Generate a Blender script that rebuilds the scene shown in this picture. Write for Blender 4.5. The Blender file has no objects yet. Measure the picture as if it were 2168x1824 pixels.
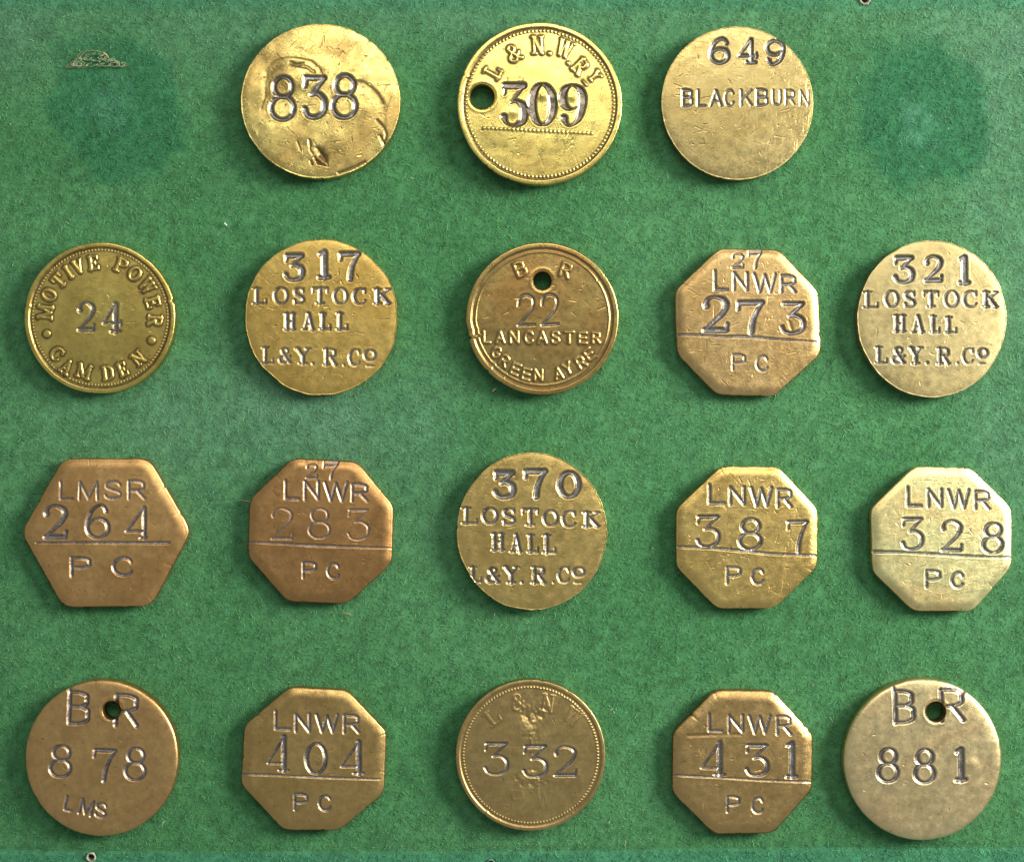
import bpy, math, random
import numpy as np
from mathutils import Vector

# ------------------------------------------------------------------ scene, camera, world, light
sc = bpy.context.scene
sc.unit_settings.system = 'METRIC'
sc.unit_settings.scale_length = 0.01            # one unit = one centimetre
S = 0.012                                       # cm per photograph pixel on the felt
H = 42.0                                        # camera height over the felt
TOP = 0.25                                      # height of a token's face
K = 1812 / 380.0                                # drawing units per photograph pixel
F = (H - TOP) / H

cam_d = bpy.data.cameras.new('camera')
cam_d.sensor_width = 36
cam_d.lens = 18 / ((1084 * S) / H)
cam_d.clip_start = 1.0
cam_d.clip_end = 500
cam = bpy.data.objects.new('camera', cam_d)
sc.collection.objects.link(cam)
cam.location = (0, 0, H)
sc.camera = cam
sc.view_settings.view_transform = 'Standard'
sc.view_settings.look = 'None'
sc.view_settings.gamma = 1
sc.view_settings.exposure = 0.0

w = bpy.data.worlds.new('World')
sc.world = w
w.use_nodes = True
bg = w.node_tree.nodes['Background']
bg.inputs[0].default_value = (0.86, 0.95, 1.0, 1)
bg.inputs[1].default_value = 0.29

def area(name, loc, size, power, col, target=(0, 0, 0)):
    d = bpy.data.lights.new(name, 'AREA')
    d.shape = 'RECTANGLE'
    d.size, d.size_y = size
    d.energy = power
    d.color = col
    o = bpy.data.objects.new(name, d)
    sc.collection.objects.link(o)
    o.location = loc
    o.rotation_euler = (Vector(target) - Vector(loc)).to_track_quat('-Z', 'Y').to_euler()
    return o

area('window_light', (84, 28, 42), (34, 40), 178000, (1.0, 0.98, 0.94), (2, 2, 0))
area('upper_softbox', (6, 52, 84), (56, 28), 25000, (1.0, 0.98, 0.93), (0, 0, 0))  # added softbox, not a window: brightens reflections in the top row

# ------------------------------------------------------------------ helpers
col = sc.collection
rng = np.random.RandomState(7)

def link(name, data, parent=None):
    o = bpy.data.objects.new(name, data)
    col.objects.link(o)
    if parent is not None:
        o.parent = parent
    return o

def tag(o, label=None, cat=None, group=None, kind=None):
    if label: o['label'] = label
    if cat: o['category'] = cat
    if group: o['group'] = group
    if kind: o['kind'] = kind
    return o

def mesh_from(name, v, faces, mat, smooth=True, normals=None, attrs=None, colors=None):
    me = bpy.data.meshes.new(name)
    n = faces.shape[1]
    me.vertices.add(len(v))
    me.vertices.foreach_set('co', np.ascontiguousarray(v, dtype=np.float32).ravel())
    me.loops.add(faces.size)
    me.loops.foreach_set('vertex_index', np.ascontiguousarray(faces, dtype=np.int32).ravel())
    me.polygons.add(len(faces))
    me.polygons.foreach_set('loop_start', np.arange(0, faces.size, n, dtype=np.int32))
    me.update(calc_edges=True)
    me.polygons.foreach_set('use_smooth', np.full(len(faces), smooth))
    for k, a in (attrs or {}).items():
        at = me.attributes.new(k, 'FLOAT', 'POINT')
        at.data.foreach_set('value', np.ascontiguousarray(a, dtype=np.float32))
    if colors is not None:
        at = me.attributes.new('dye', 'FLOAT_COLOR', 'POINT')
        c = np.ones((len(v), 4), dtype=np.float32)
        c[:, :3] = colors
        at.data.foreach_set('color', c.ravel())
    me.materials.append(mat)
    if normals is not None:
        me.normals_split_custom_set_from_vertices(normals.tolist())
    return me

class Noise:
    """smooth value noise on a lattice"""
    def __init__(self, seed, n=64):
        self.g = np.random.RandomState(seed).rand(n, n)
        self.n = n
    def __call__(self, x, y):
        n = self.n
        xi = np.floor(x).astype(int); yi = np.floor(y).astype(int)
        fx = x - xi; fy = y - yi
        fx = fx * fx * (3 - 2 * fx); fy = fy * fy * (3 - 2 * fy)
        a = self.g[xi % n, yi % n]; b = self.g[(xi + 1) % n, yi % n]
        c = self.g[xi % n, (yi + 1) % n]; d = self.g[(xi + 1) % n, (yi + 1) % n]
        return (a * (1 - fx) + b * fx) * (1 - fy) + (c * (1 - fx) + d * fx) * fy

def sstep(a, b, x):
    t = np.clip((x - a) / (b - a), 0, 1)
    return t * t * (3 - 2 * t)

# ------------------------------------------------------------------ materials
def N(nt, t, **kw):
    n = nt.nodes.new(t)
    for k, v in kw.items():
        setattr(n, k, v)
    return n

def brass(name, ca, cb, rough=0.36, scratch=0.5, seed=0.0, pcol=((0.13, 0.115, 0.115), (0.34, 0.345, 0.38))):
    m = bpy.data.materials.new(name)
    m.use_nodes = True
    nt = m.node_tree
    L = nt.links.new
    bs = nt.nodes['Principled BSDF']
    tc = N(nt, 'ShaderNodeTexCoord')
    mp = N(nt, 'ShaderNodeMapping')
    mp.inputs['Location'].default_value = (seed * 3.7, seed * 1.9, seed)
    L(tc.outputs['Object'], mp.inputs['Vector'])
    V = mp.outputs['Vector']
    def noise(scale, detail=4, rough_=0.6, vec=V, dist=0.0):
        n = N(nt, 'ShaderNodeTexNoise')
        n.inputs['Scale'].default_value = scale
        n.inputs['Detail'].default_value = detail
        n.inputs['Roughness'].default_value = rough_
        n.inputs['Distortion'].default_value = dist
        L(vec, n.inputs['Vector'])
        return n.outputs['Fac']
    def rng_(v, a, b, c=0, d=1):
        n = N(nt, 'ShaderNodeMapRange')
        n.inputs[1].default_value = a; n.inputs[2].default_value = b
        n.inputs[3].default_value = c; n.inputs[4].default_value = d
        L(v, n.inputs[0])
        return n.outputs[0]
    def mix(f, a, b):
        n = N(nt, 'ShaderNodeMix', data_type='RGBA')
        if isinstance(f, float): n.inputs[0].default_value = f
        else: L(f, n.inputs[0])
        for s, x in ((6, a), (7, b)):
            if isinstance(x, tuple): n.inputs[s].default_value = (*x, 1)
            else: L(x, n.inputs[s])
        return n.outputs[2]
    def math_(op, a, b):
        n = N(nt, 'ShaderNodeMath', operation=op)
        for s, x in ((0, a), (1, b)):
            if isinstance(x, (int, float)): n.inputs[s].default_value = x
            else: L(x, n.inputs[s])
        return n.outputs[0]
    big = rng_(noise(0.75, 3, 0.55, dist=0.6), 0.36, 0.66)
    c = mix(big, ca, cb)
    mott = rng_(noise(6.0, 6, 0.7), 0.35, 0.7)
    dark = tuple(x * 0.72 for x in cb)
    c = mix(math_('MULTIPLY', mott, 0.45), c, dark)
    # dark pin-head spots
    sp = rng_(noise(14, 2, 0.5), 0.66, 0.74)
    c = mix(math_('MULTIPLY', sp, 0.5), c, (0.13, 0.075, 0.035))
    # scratches: three stretched noises
    scr = None
    for ang, sx, sy, scl in ((0.35, 1, 15, 3.4), (1.9, 1, 19, 3.0), (-0.8, 1, 13, 4.4), (1.2, 1, 24, 2.6)):
        m2 = N(nt, 'ShaderNodeMapping')
        m2.inputs['Scale'].default_value = (sx, sy, 1)
        m1 = N(nt, 'ShaderNodeMapping')
        m1.inputs['Rotation'].default_value = (0, 0, ang + math.sin(seed * 5.1) * 1.3)
        L(V, m1.inputs['Vector'])
        L(m1.outputs['Vector'], m2.inputs['Vector'])
        f = rng_(noise(scl, 4, 0.6, m2.outputs['Vector'], 0.25), 0.60, 0.72)
        scr = f if scr is None else math_('MAXIMUM', scr, f)
    c = mix(math_('MULTIPLY', scr, 0.13 * scratch), c, (0.16, 0.10, 0.045))
    # dirt held in the stamping
    gr = N(nt, 'ShaderNodeAttribute', attribute_name='grime')
    pt = N(nt, 'ShaderNodeAttribute', attribute_name='patina')
    gn = rng_(noise(9, 5, 0.7), 0.25, 0.7, 0.55, 1.0)
    c = mix(math_('MULTIPLY', gr.outputs['Fac'], gn), c, (0.12, 0.075, 0.045))
    pn = rng_(noise(22, 4, 0.7), 0.35, 0.7, 0.0, 1.0)
    pc = mix(pn, *pcol)
    c = mix(math_('MULTIPLY', pt.outputs['Fac'], 0.88), c, pc)
    L(c, bs.inputs['Base Color'])
    bs.inputs['Metallic'].default_value = 1.0
    r = rng_(noise(5, 5, 0.7), 0.3, 0.75, rough - 0.07, rough + 0.12)
    r = math_('ADD', r, math_('MULTIPLY', gr.outputs['Fac'], 0.12))
    r = math_('ADD', r, math_('MULTIPLY', pt.outputs['Fac'], 0.06))
    L(r, bs.inputs['Roughness'])
    # relief too fine for the mesh
    b1 = N(nt, 'ShaderNodeBump'); b1.inputs['Strength'].default_value = 0.22 * scratch; b1.inputs['Distance'].default_value = 0.012
    b1.invert = True
    L(scr, b1.inputs['Height'])
    b2 = N(nt, 'ShaderNodeBump'); b2.inputs['Strength'].default_value = 0.15; b2.inputs['Distance'].default_value = 0.012
    L(noise(16, 6, 0.7), b2.inputs['Height']); L(b1.outputs[0], b2.inputs['Normal'])
    L(b2.outputs[0], bs.inputs['Normal'])
    return m

def dyed(name, rough=1.0, bump=0.0, sheen=0.0):
    m = bpy.data.materials.new(name)
    m.use_nodes = True
    nt = m.node_tree
    bs = nt.nodes['Principled BSDF']
    a = N(nt, 'ShaderNodeAttribute', attribute_name='dye')
    nt.links.new(a.outputs['Color'], bs.inputs['Base Color'])
    bs.inputs['Roughness'].default_value = rough
    bs.inputs['Specular IOR Level'].default_value = 0.15
    if bump:
        tc = N(nt, 'ShaderNodeTexCoord')
        n = N(nt, 'ShaderNodeTexNoise'); n.inputs['Scale'].default_value = 9; n.inputs['Detail'].default_value = 7
        n.inputs['Roughness'].default_value = 0.75
        nt.links.new(tc.outputs['Object'], n.inputs['Vector'])
        b = N(nt, 'ShaderNodeBump'); b.inputs['Strength'].default_value = bump; b.inputs['Distance'].default_value = 0.05
        nt.links.new(n.outputs['Fac'], b.inputs['Height'])
        nt.links.new(b.outputs[0], bs.inputs['Normal'])
    return m

def plain(name, c, rough=0.8, var=0.3, metal=0.0, scale=20):
    m = bpy.data.materials.new(name)
    m.use_nodes = True
    nt = m.node_tree
    bs = nt.nodes['Principled BSDF']
    tc = N(nt, 'ShaderNodeTexCoord')
    n = N(nt, 'ShaderNodeTexNoise'); n.inputs['Scale'].default_value = scale; n.inputs['Detail'].default_value = 5
    nt.links.new(tc.outputs['Object'], n.inputs['Vector'])
    r = N(nt, 'ShaderNodeValToRGB')
    r.color_ramp.elements[0].position = 0.3; r.color_ramp.elements[1].position = 0.7
    r.color_ramp.elements[0].color = (*[x * (1 - var) for x in c], 1)
    r.color_ramp.elements[1].color = (*[min(1, x * (1 + var)) for x in c], 1)
    nt.links.new(n.outputs['Fac'], r.inputs['Fac'])
    nt.links.new(r.outputs['Color'], bs.inputs['Base Color'])
    bs.inputs['Roughness'].default_value = rough
    bs.inputs['Metallic'].default_value = metal
    return m

# ------------------------------------------------------------------ punch lettering
# strokes are lists of (x, y, weight) in a unit box, y down, weight 1 = thick, 0 = thin
def spl(pts, n=7):
    p = [pts[0]] + list(pts) + [pts[-1]]
    out = []
    for i in range(1, len(p) - 2):
        a, b, c, d = (np.array(p[i + j], float) for j in (-1, 0, 1, 2))
        for k in range(n):
            t = k / n
            out.append(tuple(0.5 * ((2 * b) + (c - a) * t + (2 * a - 5 * b + 4 * c - d) * t * t + (3 * b - a - 3 * c + d) * t ** 3)))
    out.append(tuple(pts[-1]))
    return out

def ell(cx, cy, rx, ry, a0=0, a1=360, n=28, flip=1.0):
    o = []
    for i in range(n + 1):
        a = math.radians(a0 + (a1 - a0) * i / n)
        o.append((cx + rx * math.cos(a), cy + ry * math.sin(a), abs(math.cos(a)) * flip))
    return o

def turn(st):
    return [[(1 - x, 1 - y, w_) for x, y, w_ in s] for s in st]

BOWL = lambda x0, x1, y0, y1: spl([(x0, y0, 0), (x0 + (x1 - x0) * .55, y0, 0), (x1 - .02, y0 + (y1 - y0) * .2, .7), (x1, (y0 + y1) / 2, 1), (x1 - .02, y1 - (y1 - y0) * .2, .7), (x0 + (x1 - x0) * .55, y1, 0), (x0, y1, 0)])
SS = spl([(.93, .2, .5), (.75, .03, 0), (.45, 0, 0), (.12, .1, .8), (.1, .33, .9), (.42, .47, 1), (.8, .6, 1), (.95, .8, .9), (.7, .97, .2), (.4, 1, 0), (.12, .93, .1), (.03, .78, .5)])
CC = spl([(.95, .22, .5), (.8, .05, 0), (.52, 0, 0), (.18, .14, .7), (.02, .5, 1), (.18, .86, .7), (.52, 1, 0), (.8, .95, 0), (.97, .78, .2)])
SIX = [spl([(.9, .18, .8), (.78, .03, .2), (.55, 0, 0), (.2, .2, .7), (.02, .6, 1), (.12, .87, .8), (.5, 1, 0), (.87, .88, .7), (.98, .68, 1), (.85, .48, .7), (.52, .4, 0), (.2, .48, 0), (.06, .6, .6)])]
AMP = [spl([(.95, .55, .3), (.8, .68, .2), (.55, .95, .3), (.25, 1, .3), (.05, .85, .8), (.1, .65, .6), (.45, .47, .2), (.7, .3, .3), (.72, .12, .6), (.5, 0, .1), (.28, .1, .7), (.3, .27, 1), (.55, .6, 1), (.82, .92, 1), (1, .98, .3)])]
G = {
 '3': [[(.08, .02, .8), (.93, .02, .8)], [(.09, .02, .2), (.05, .23, .1)], [(.93, .03, .3), (.36, .43, .1)],
       spl([(.36, .43, .0), (.6, .4, .3), (.9, .52, .9), (.97, .7, 1), (.87, .9, .8), (.5, 1, .1), (.16, .95, .1), (.03, .79, .8)])],
 '3n': [[(.1, .02, .6), (.93, .02, .6)], [(.93, .03, .3), (.36, .43, .1)],
       spl([(.36, .43, .0), (.6, .4, .3), (.9, .52, .9), (.97, .7, 1), (.87, .9, .8), (.5, 1, .1), (.16, .95, .2), (.03, .79, .3)])],
 '8': [ell(.52, .235, .4, .235), ell(.5, .725, .5, .275)],
 '2': [spl([(.1, .27, 1), (.07, .2, .7), (.2, .05, .1), (.5, 0, .0), (.85, .1, .8), (.93, .27, 1), (.75, .52, .7), (.35, .78, .3), (.03, .98, .2)]),
       [(.03, .98, .7), (.93, .98, .8)], [(.93, .98, .4), (.99, .8, .2)]],
 '2m': [spl([(.03, .35, 1), (.12, .1, 1), (.5, 0, 1), (.88, .1, 1), (.95, .3, 1), (.8, .52, 1), (.4, .78, 1), (.02, 1, 1)]), [(.02, 1, 1), (1, .97, 1)]],
 '4': [[(.68, 0, .4), (.02, .7, .2)], [(.02, .7, .2), (1, .7, .2)], [(.98, .62, .2), (.98, .78, .2)], [(.7, 0, 1), (.7, 1, 1)], [(.45, 1, .3), (.95, 1, .3)]],
 '4o': [[(.8, 0, .4), (.02, .79, .1)], [(.02, .79, .1), (.8, .79, .1)], [(.8, 0, 1), (.8, 1, 1)], [(.56, 1, .2), (1, 1, .2)]],
 '4p': [[(.9, 0, .5), (.02, .78, .2)], [(.02, .78, .2), (.9, .78, .2)], [(.92, 0, 1), (.92, 1, 1)], [(.74, 1, .3), (1, 1, .3)]],
 '0': [ell(.5, .5, .5, .5, n=36)],
 '1': [[(.12, .06, .4), (.5, .01, .8)], [(.55, 0, 1), (.58, 1, 1)], [(.05, 1, .4), (1, 1, .4)]],
 '7': [[(.04, .04, .8), (.97, .03, .8)], [(.05, .04, .2), (.02, .26, .2)], spl([(.97, .04, .3), (.72, .38, .6), (.58, .7, .9), (.54, 1, 1)])],
 '6': SIX, '9': turn(SIX),
 # plain block letters
 'L': [[(0, 0, 1), (0, 1, 1)], [(0, 1, 1), (1, 1, 1)]],
 'N': [[(0, 1, 1), (0, 0, 1)], [(0, 0, 1), (1, 1, 1)], [(1, 1, 1), (1, 0, 1)]],
 'W': [[(0, 0, 1), (.26, 1, 1)], [(.26, 1, 1), (.5, .05, 1)], [(.5, .05, 1), (.76, 1, 1)], [(.76, 1, 1), (1, 0, 1)]],
 'M': [[(0, 1, 1), (.03, 0, 1)], [(.03, 0, 1), (.5, .95, 1)], [(.5, .95, 1), (.97, 0, 1)], [(.97, 0, 1), (1, 1, 1)]],
 'R': [[(0, 0, 1), (0, 1, 1)], BOWL(0, .93, 0, .53), [(.5, .53, 1), (1, 1, 1)]],
 'P': [[(0, 0, 1), (0, 1, 1)], BOWL(0, 1, 0, .53)],
 'B': [[(0, 0, 1), (0, 1, 1)], BOWL(0, .92, 0, .46), BOWL(0, 1, .46, 1)],
 'C': [CC], 'S': [SS], 'O': [ell(.5, .5, .5, .5, n=36)],
 'G': [CC, [(.97, .78, 1), (.97, .55, 1)], [(.97, .55, 1), (.65, .55, 1)]],
 'A': [[(0, 1, 1), (.5, 0, 1)], [(.5, 0, 1), (1, 1, 1)], [(.2, .66, 1), (.8, .66, 1)]],
 'K': [[(0, 0, 1), (0, 1, 1)], [(1, 0, 1), (0, .62, 1)], [(.4, .4, 1), (1, 1, 1)]],
 'U': [spl([(0, 0, 1), (0, .6, 1), (.12, .92, 1), (.5, 1, 1), (.88, .92, 1), (1, .6, 1), (1, 0, 1)])],
 'T': [[(0, 0, 1), (1, 0, 1)], [(.5, 0, 1), (.5, 1, 1)]],
 'E': [[(0, 0, 1), (0, 1, 1)], [(0, 0, 1), (1, 0, 1)], [(0, .5, 1), (.85, .5, 1)], [(0, 1, 1), (1, 1, 1)]],
 'Y': [[(0, 0, 1), (.5, .52, 1)], [(1, 0, 1), (.5, .52, 1)], [(.5, .52, 1), (.5, 1, 1)]],
 # roman letters with serifs
 'sL': [[(.27, 0, 1), (.27, 1, 1)], [(0, 0, 0), (.56, 0, 0)], [(0, 1, .2), (1, 1, .2)], [(.97, 1, .5), (1, .74, 0)]],
 'sO': [ell(.5, .5, .5, .5, n=36)],
 'sS': [SS, [(.95, 0, 0), (.95, .26, 0)], [(.03, .72, 0), (.03, 1, 0)]],
 'sT': [[(.5, 0, 1), (.5, 1, 1)], [(0, 0, .3), (1, 0, .3)], [(.01, 0, 0), (0, .28, 0)], [(.99, 0, 0), (1, .28, 0)], [(.25, 1, .2), (.75, 1, .2)]],
 'sC': [CC, [(.95, 0, 0), (.96, .28, 0)]],
 'sK': [[(.2, 0, 1), (.2, 1, 1)], [(0, 0, 0), (.42, 0, 0)], [(0, 1, 0), (.42, 1, 0)], [(.92, 0, 0), (.2, .64, .2)], [(.45, .42, 1), (.88, 1, 1)], [(.72, 0, 0), (1, 0, 0)], [(.7, 1, 0), (1, 1, 0)]],
 'sH': [[(.2, 0, 1), (.2, 1, 1)], [(.8, 0, 1), (.8, 1, 1)], [(.2, .5, .2), (.8, .5, .2)], [(0, 0, 0), (.4, 0, 0)], [(.6, 0, 0), (1, 0, 0)], [(0, 1, .1), (.4, 1, .1)], [(.6, 1, .1), (1, 1, .1)]],
 'sA': [[(.5, 0, .2), (.12, 1, .1)], [(.5, 0, 1), (.84, 1, 1)], [(.25, .66, 0), (.72, .66, 0)], [(0, 1, .1), (.32, 1, .1)], [(.65, 1, .1), (1, 1, .1)]],
 '&': AMP,
 'sY': [[(.14, 0, 1), (.5, .5, 1)], [(.86, 0, .2), (.5, .5, .2)], [(.5, .5, 1), (.5, 1, 1)], [(0, 0, 0), (.33, 0, 0)], [(.68, 0, 0), (1, 0, 0)], [(.26, 1, .1), (.74, 1, .1)]],
 'sR': [[(.2, 0, 1), (.2, 1, 1)], BOWL(.2, .82, 0, .5), [(.5, .5, .8), (.88, 1, 1)], [(0, 0, 0), (.3, 0, 0)], [(0, 1, .1), (.42, 1, .1)], [(.72, 1, .1), (1, 1, .1)]],
 'sP': [[(.22, 0, 1), (.22, 1, 1)], BOWL(.22, 1, 0, .52), [(0, 0, 0), (.3, 0, 0)], [(0, 1, .1), (.5, 1, .1)]],
 'sD': [[(.22, 0, 1), (.22, 1, 1)], BOWL(.22, 1, 0, 1), [(0, 0, 0), (.3, 0, 0)], [(0, 1, 0), (.3, 1, 0)]],
 'sN': [[(.16, 1, .2), (.16, 0, .2)], [(.16, 0, 1), (.84, 1, 1)], [(.84, 1, .2), (.84, 0, .2)], [(0, 0, 0), (.3, 0, 0)], [(0, 1, .1), (.34, 1, .1)], [(.66, 0, 0), (1, 0, 0)]],
 'sW': [[(.1, 0, 1), (.32, 1, 1)], [(.32, 1, .1), (.52, .05, .1)], [(.52, 0, 1), (.72, 1, 1)], [(.72, 1, .1), (.92, 0, .1)], [(0, 0, 0), (.24, 0, 0)], [(.4, 0, 0), (.64, 0, 0)], [(.82, 0, 0), (1, 0, 0)]],
 'sM': [[(.12, 1, .2), (.12, 0, .2)], [(.12, 0, 1), (.5, .9, 1)], [(.5, .9, .1), (.86, 0, .1)], [(.86, 0, 1), (.86, 1, 1)], [(0, 0, 0), (.2, 0, 0)], [(.8, 0, 0), (1, 0, 0)], [(0, 1, .1), (.26, 1, .1)], [(.7, 1, .1), (1, 1, .1)]],
 'sI': [[(.5, 0, 1), (.5, 1, 1)], [(0, 0, .1), (1, 0, .1)], [(0, 1, .1), (1, 1, .1)]],
 'sV': [[(.12, 0, 1), (.5, 1, 1)], [(.88, 0, .1), (.5, 1, .1)], [(0, 0, 0), (.32, 0, 0)], [(.72, 0, 0), (1, 0, 0)]],
 'sE': [[(.22, 0, 1), (.22, 1, 1)], [(0, 0, .1), (.95, 0, .1)], [(.22, .5, .1), (.7, .5, .1)], [(0, 1, .1), (1, 1, .1)], [(.95, 0, 0), (.95, .22, 0)], [(1, 1, 0), (1, .76, 0)], [(.7, .4, 0), (.7, .6, 0)]],
 '.': [[(.5, .5, 1), (.52, .52, 1)]],
 '_': [[(0, .5, 1), (1, .5, 1)]],
}

def bx(ch, x0, y0, x1, y1, t, c=0.5, rot=0, d=1.0, mode='cut'):
    return dict(ch=ch, box=(x0, y0, x1, y1), t=t, c=c, rot=rot, d=d, mode=mode)
def cc(ch, cx, cy, w_, h_, t, rot=0, c=0.5, d=1.0, mode='raise'):
    return bx(ch, cx - w_ / 2, cy - h_ / 2, cx + w_ / 2, cy + h_ / 2, t, c, rot, d, mode)
def row(chars, boxes, t, c=0.5, **kw):
    ts = t if isinstance(t, (list, tuple)) else [t] * len(boxes)
    return [bx(ch, *b, tt, c, **kw) for ch, b, tt in zip(chars, boxes, ts)]
def dot(x, y, r, mode='cut', d=1.0, kind='dot'):
    g = bx('.', x - r - .5, y - r - .5, x + r + .5, y + r + .5, 2 * r, 1, 0, d, mode)
    g['kind'] = kind
    return g
def linecut(pts, r, d=1.0):
    return dict(ch=None, pts=pts, t=2 * max(r if isinstance(r, (list, tuple)) else [r]), r=r, d=d, mode='cut', kind='dividing_line')

def segs_of(g):
    """glyph -> array of segments x0,y0,r0,x1,y1,r1 in drawing units (y down)"""
    out = []
    if g['ch'] is None:
        p = g['pts']; r = g['r'] if isinstance(g['r'], (list, tuple)) else [g['r']] * len(p)
        for i in range(len(p) - 1):
            out.append((p[i][0], p[i][1], r[i], p[i + 1][0], p[i + 1][1], r[i + 1]))
        return np.array(out, float)
    x0, y0, x1, y1 = g['box']; t = g['t'] * (1.04 if g['mode'] == 'cut' else 1.14); c = g['c']
    cx, cy = (x0 + x1) / 2, (y0 + y1) / 2
    hw = max((x1 - x0) - t * (c + (1 - c) * .6), 1); hh = max((y1 - y0) - t * (c + (1 - c) * .3), 1)
    a = math.radians(g['rot']); ca, sa = math.cos(a), math.sin(a)
    gid = np.random.RandomState(int(cx * 7 + cy * 13) % 99991)
    jit = lambda: gid.uniform(-.012, .012)
    for s in G[g['ch']]:
        q = []
        for x, y, wt in s:
            u = (x - .5) * hw; v = (y - .5) * hh
            q.append((cx + u * ca - v * sa, cy + u * sa + v * ca, t * .5 * (c + (1 - c) * wt)))
        for i in range(len(q) - 1):
            out.append((*q[i], *q[i + 1]))
    return np.array(out, float)

def sd_field(segs, x, y):
    """signed depth inside the strokes (positive inside), and how deep relative to stroke radius"""
    best = np.full(x.shape, -1e9)
    for x0, y0, r0, x1, y1, r1 in segs:
        dx, dy = x1 - x0, y1 - y0
        L2 = dx * dx + dy * dy + 1e-9
        t = np.clip(((x - x0) * dx + (y - y0) * dy) / L2, 0, 1)
        d = np.hypot(x - x0 - t * dx, y - y0 - t * dy)
        best = np.maximum(best, (r0 + (r1 - r0) * t) - d)
    return best

# ------------------------------------------------------------------ the tokens: layout read from the photograph
# positions are in a local drawing frame of each token (K units per photo pixel)
W_ = 'cut'
def LNWR(bL, bN, bW, bR, t):
    return row('LNWR', [bL, bN, bW, bR], t, c=.92)

YL = (0.80, 0.60, 0.22); YD = (0.62, 0.43, 0.14)      # clean yellow brass
OL = (0.62, 0.48, 0.17); OD = (0.46, 0.33, 0.11)      # olive
PL = (0.83, 0.68, 0.36); PD = (0.72, 0.55, 0.26)      # pale
BL_ = (0.60, 0.40, 0.18); BD = (0.47, 0.29, 0.125)    # brown
ML = (0.70, 0.53, 0.24); MD = (0.56, 0.39, 0.16)      # medium

TOK = []
def token(**k): TOK.append(k)

token(o=(490, 30), rnd=(896, 880, 801, 788), cols=((.82, .62, .24), (.52, .35, .13)), rough=.32, tilt=(-2.6, .6), nick=130, wave=5,
  label='battered round brass token numbered 838 with a torn gouge below the digits', bev=16,
  g=row('838', [(375, 618, 652, 1098), (703, 615, 975, 1078), (995, 598, 1278, 1080)], [50, 62, 54], .8),
  grooves=[([(300, 960), (335, 840), (335, 700), (362, 560), (440, 472), (560, 445), (690, 455), (800, 480), (880, 545), (925, 640)], 15, 3, .4),
           ([(590, 490), (640, 520), (720, 500)], 18, 7, .5),
           ([(1240, 690), (1330, 700), (1410, 750), (1480, 830), (1520, 900)], 30, 6, .6),
           ([(1470, 1080), (1530, 1150), (1560, 1220), (1540, 1330)], 20, 10, .8),
           ([(1500, 1240), (1535, 1320)], 22, 10, .8),
           ([(665, 1300), (700, 1385)], 13, 7, .6), ([(780, 1280), (795, 1390), (820, 1420)], 14, 7, .6),
           ([(872, 1375), (905, 1420), (945, 1480), (982, 1552)], [40, 52, 36, 6], 26, .9), ([(840, 1462), (880, 1510), (975, 1550)], [14, 22, 6], 24, .9), ([(345, 820), (360, 600), (470, 500), (640, 490), (800, 510), (900, 600)], 60, 5, .12), ([(1240, 700), (1420, 790), (1520, 930), (1545, 1150)], [24, 66, 66, 36], 6, .25), ([(610, 500), (660, 520), (760, 540), (830, 590)], 24, 8, .3), ([(790, 1290), (800, 1340)], 22, 7, .55),
           ([(800, 1500), (815, 1525)], 16, 14, .9),
           ([(1075, 1612), (1150, 1590), (1250, 1550), (1345, 1500)], 16, 10, .9)],
  bumps=[((620, 640), 220, 12), ((1250, 900), 300, 14), ((1000, 430), 260, -11), ((420, 1200), 260, 10), ((1050, 1250), 200, 9), ((300, 500), 200, -8), ((1350, 600), 160, 8)],
  blot=[((320, 800), 100, .35), ((1480, 830), 90, .45), ((1545, 1200), 80, .6), ((900, 1430), 110, .85), ((650, 510), 70, .6), ((1180, 1560), 90, .5), ((220, 900), 130, .25), ((1330, 700), 70, .4)])

token(o=(950, 30), rnd=(917, 907, 828, 828), cols=((.80, .62, .21), (.66, .48, .15)), rough=.31, tilt=(-2.0, .3), nick=60, wave=3, pcol=((.11, .075, .065), (.30, .28, .29)),
  label='large round brass token numbered 309 with beaded border and a hole at left', bev=18,
  rim=(50, 15), beads=(82, 14, 11, 120), grime=1.0, hole=(338, 838, 126),
  g=[cc('sL', 440, 585, 130, 180, 32, -60), cc('&', 650, 395, 150, 185, 32, -27), cc('sN', 895, 312, 145, 195, 34, -3), dot(1015, 398, 17, 'raise'),
     cc('sW', 1168, 345, 175, 180, 30, 22), dot(1203, 497, 17, 'raise'), cc('sR', 1325, 530, 140, 178, 34, 47), cc('sY', 1472, 628, 105, 130, 26, 54),
     dict(cc('_', 1370, 697, 66, 20, 14, 52), kind='underline')] +
    row('309', [(520, 698, 800, 1152), (805, 690, 1085, 1145), (1110, 698, 1388, 1152)], [84, 90, 88], .26, d=1.1),
  beadline=((352, 1155), (1440, 1208), 27, 19, 9),
  grooves=[([(880, 1350), (980, 1600)], 4, 1.5, .1), ([(1270, 1420), (1310, 1550)], 4, 1.5, .1)], bumps=[((945, 830), 55, 12), ((1235, 840), 50, 8), ((640, 1000), 60, 6)],
  blot=[((880, 1530), 110, .3), ((470, 1010), 70, .35)])

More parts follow.
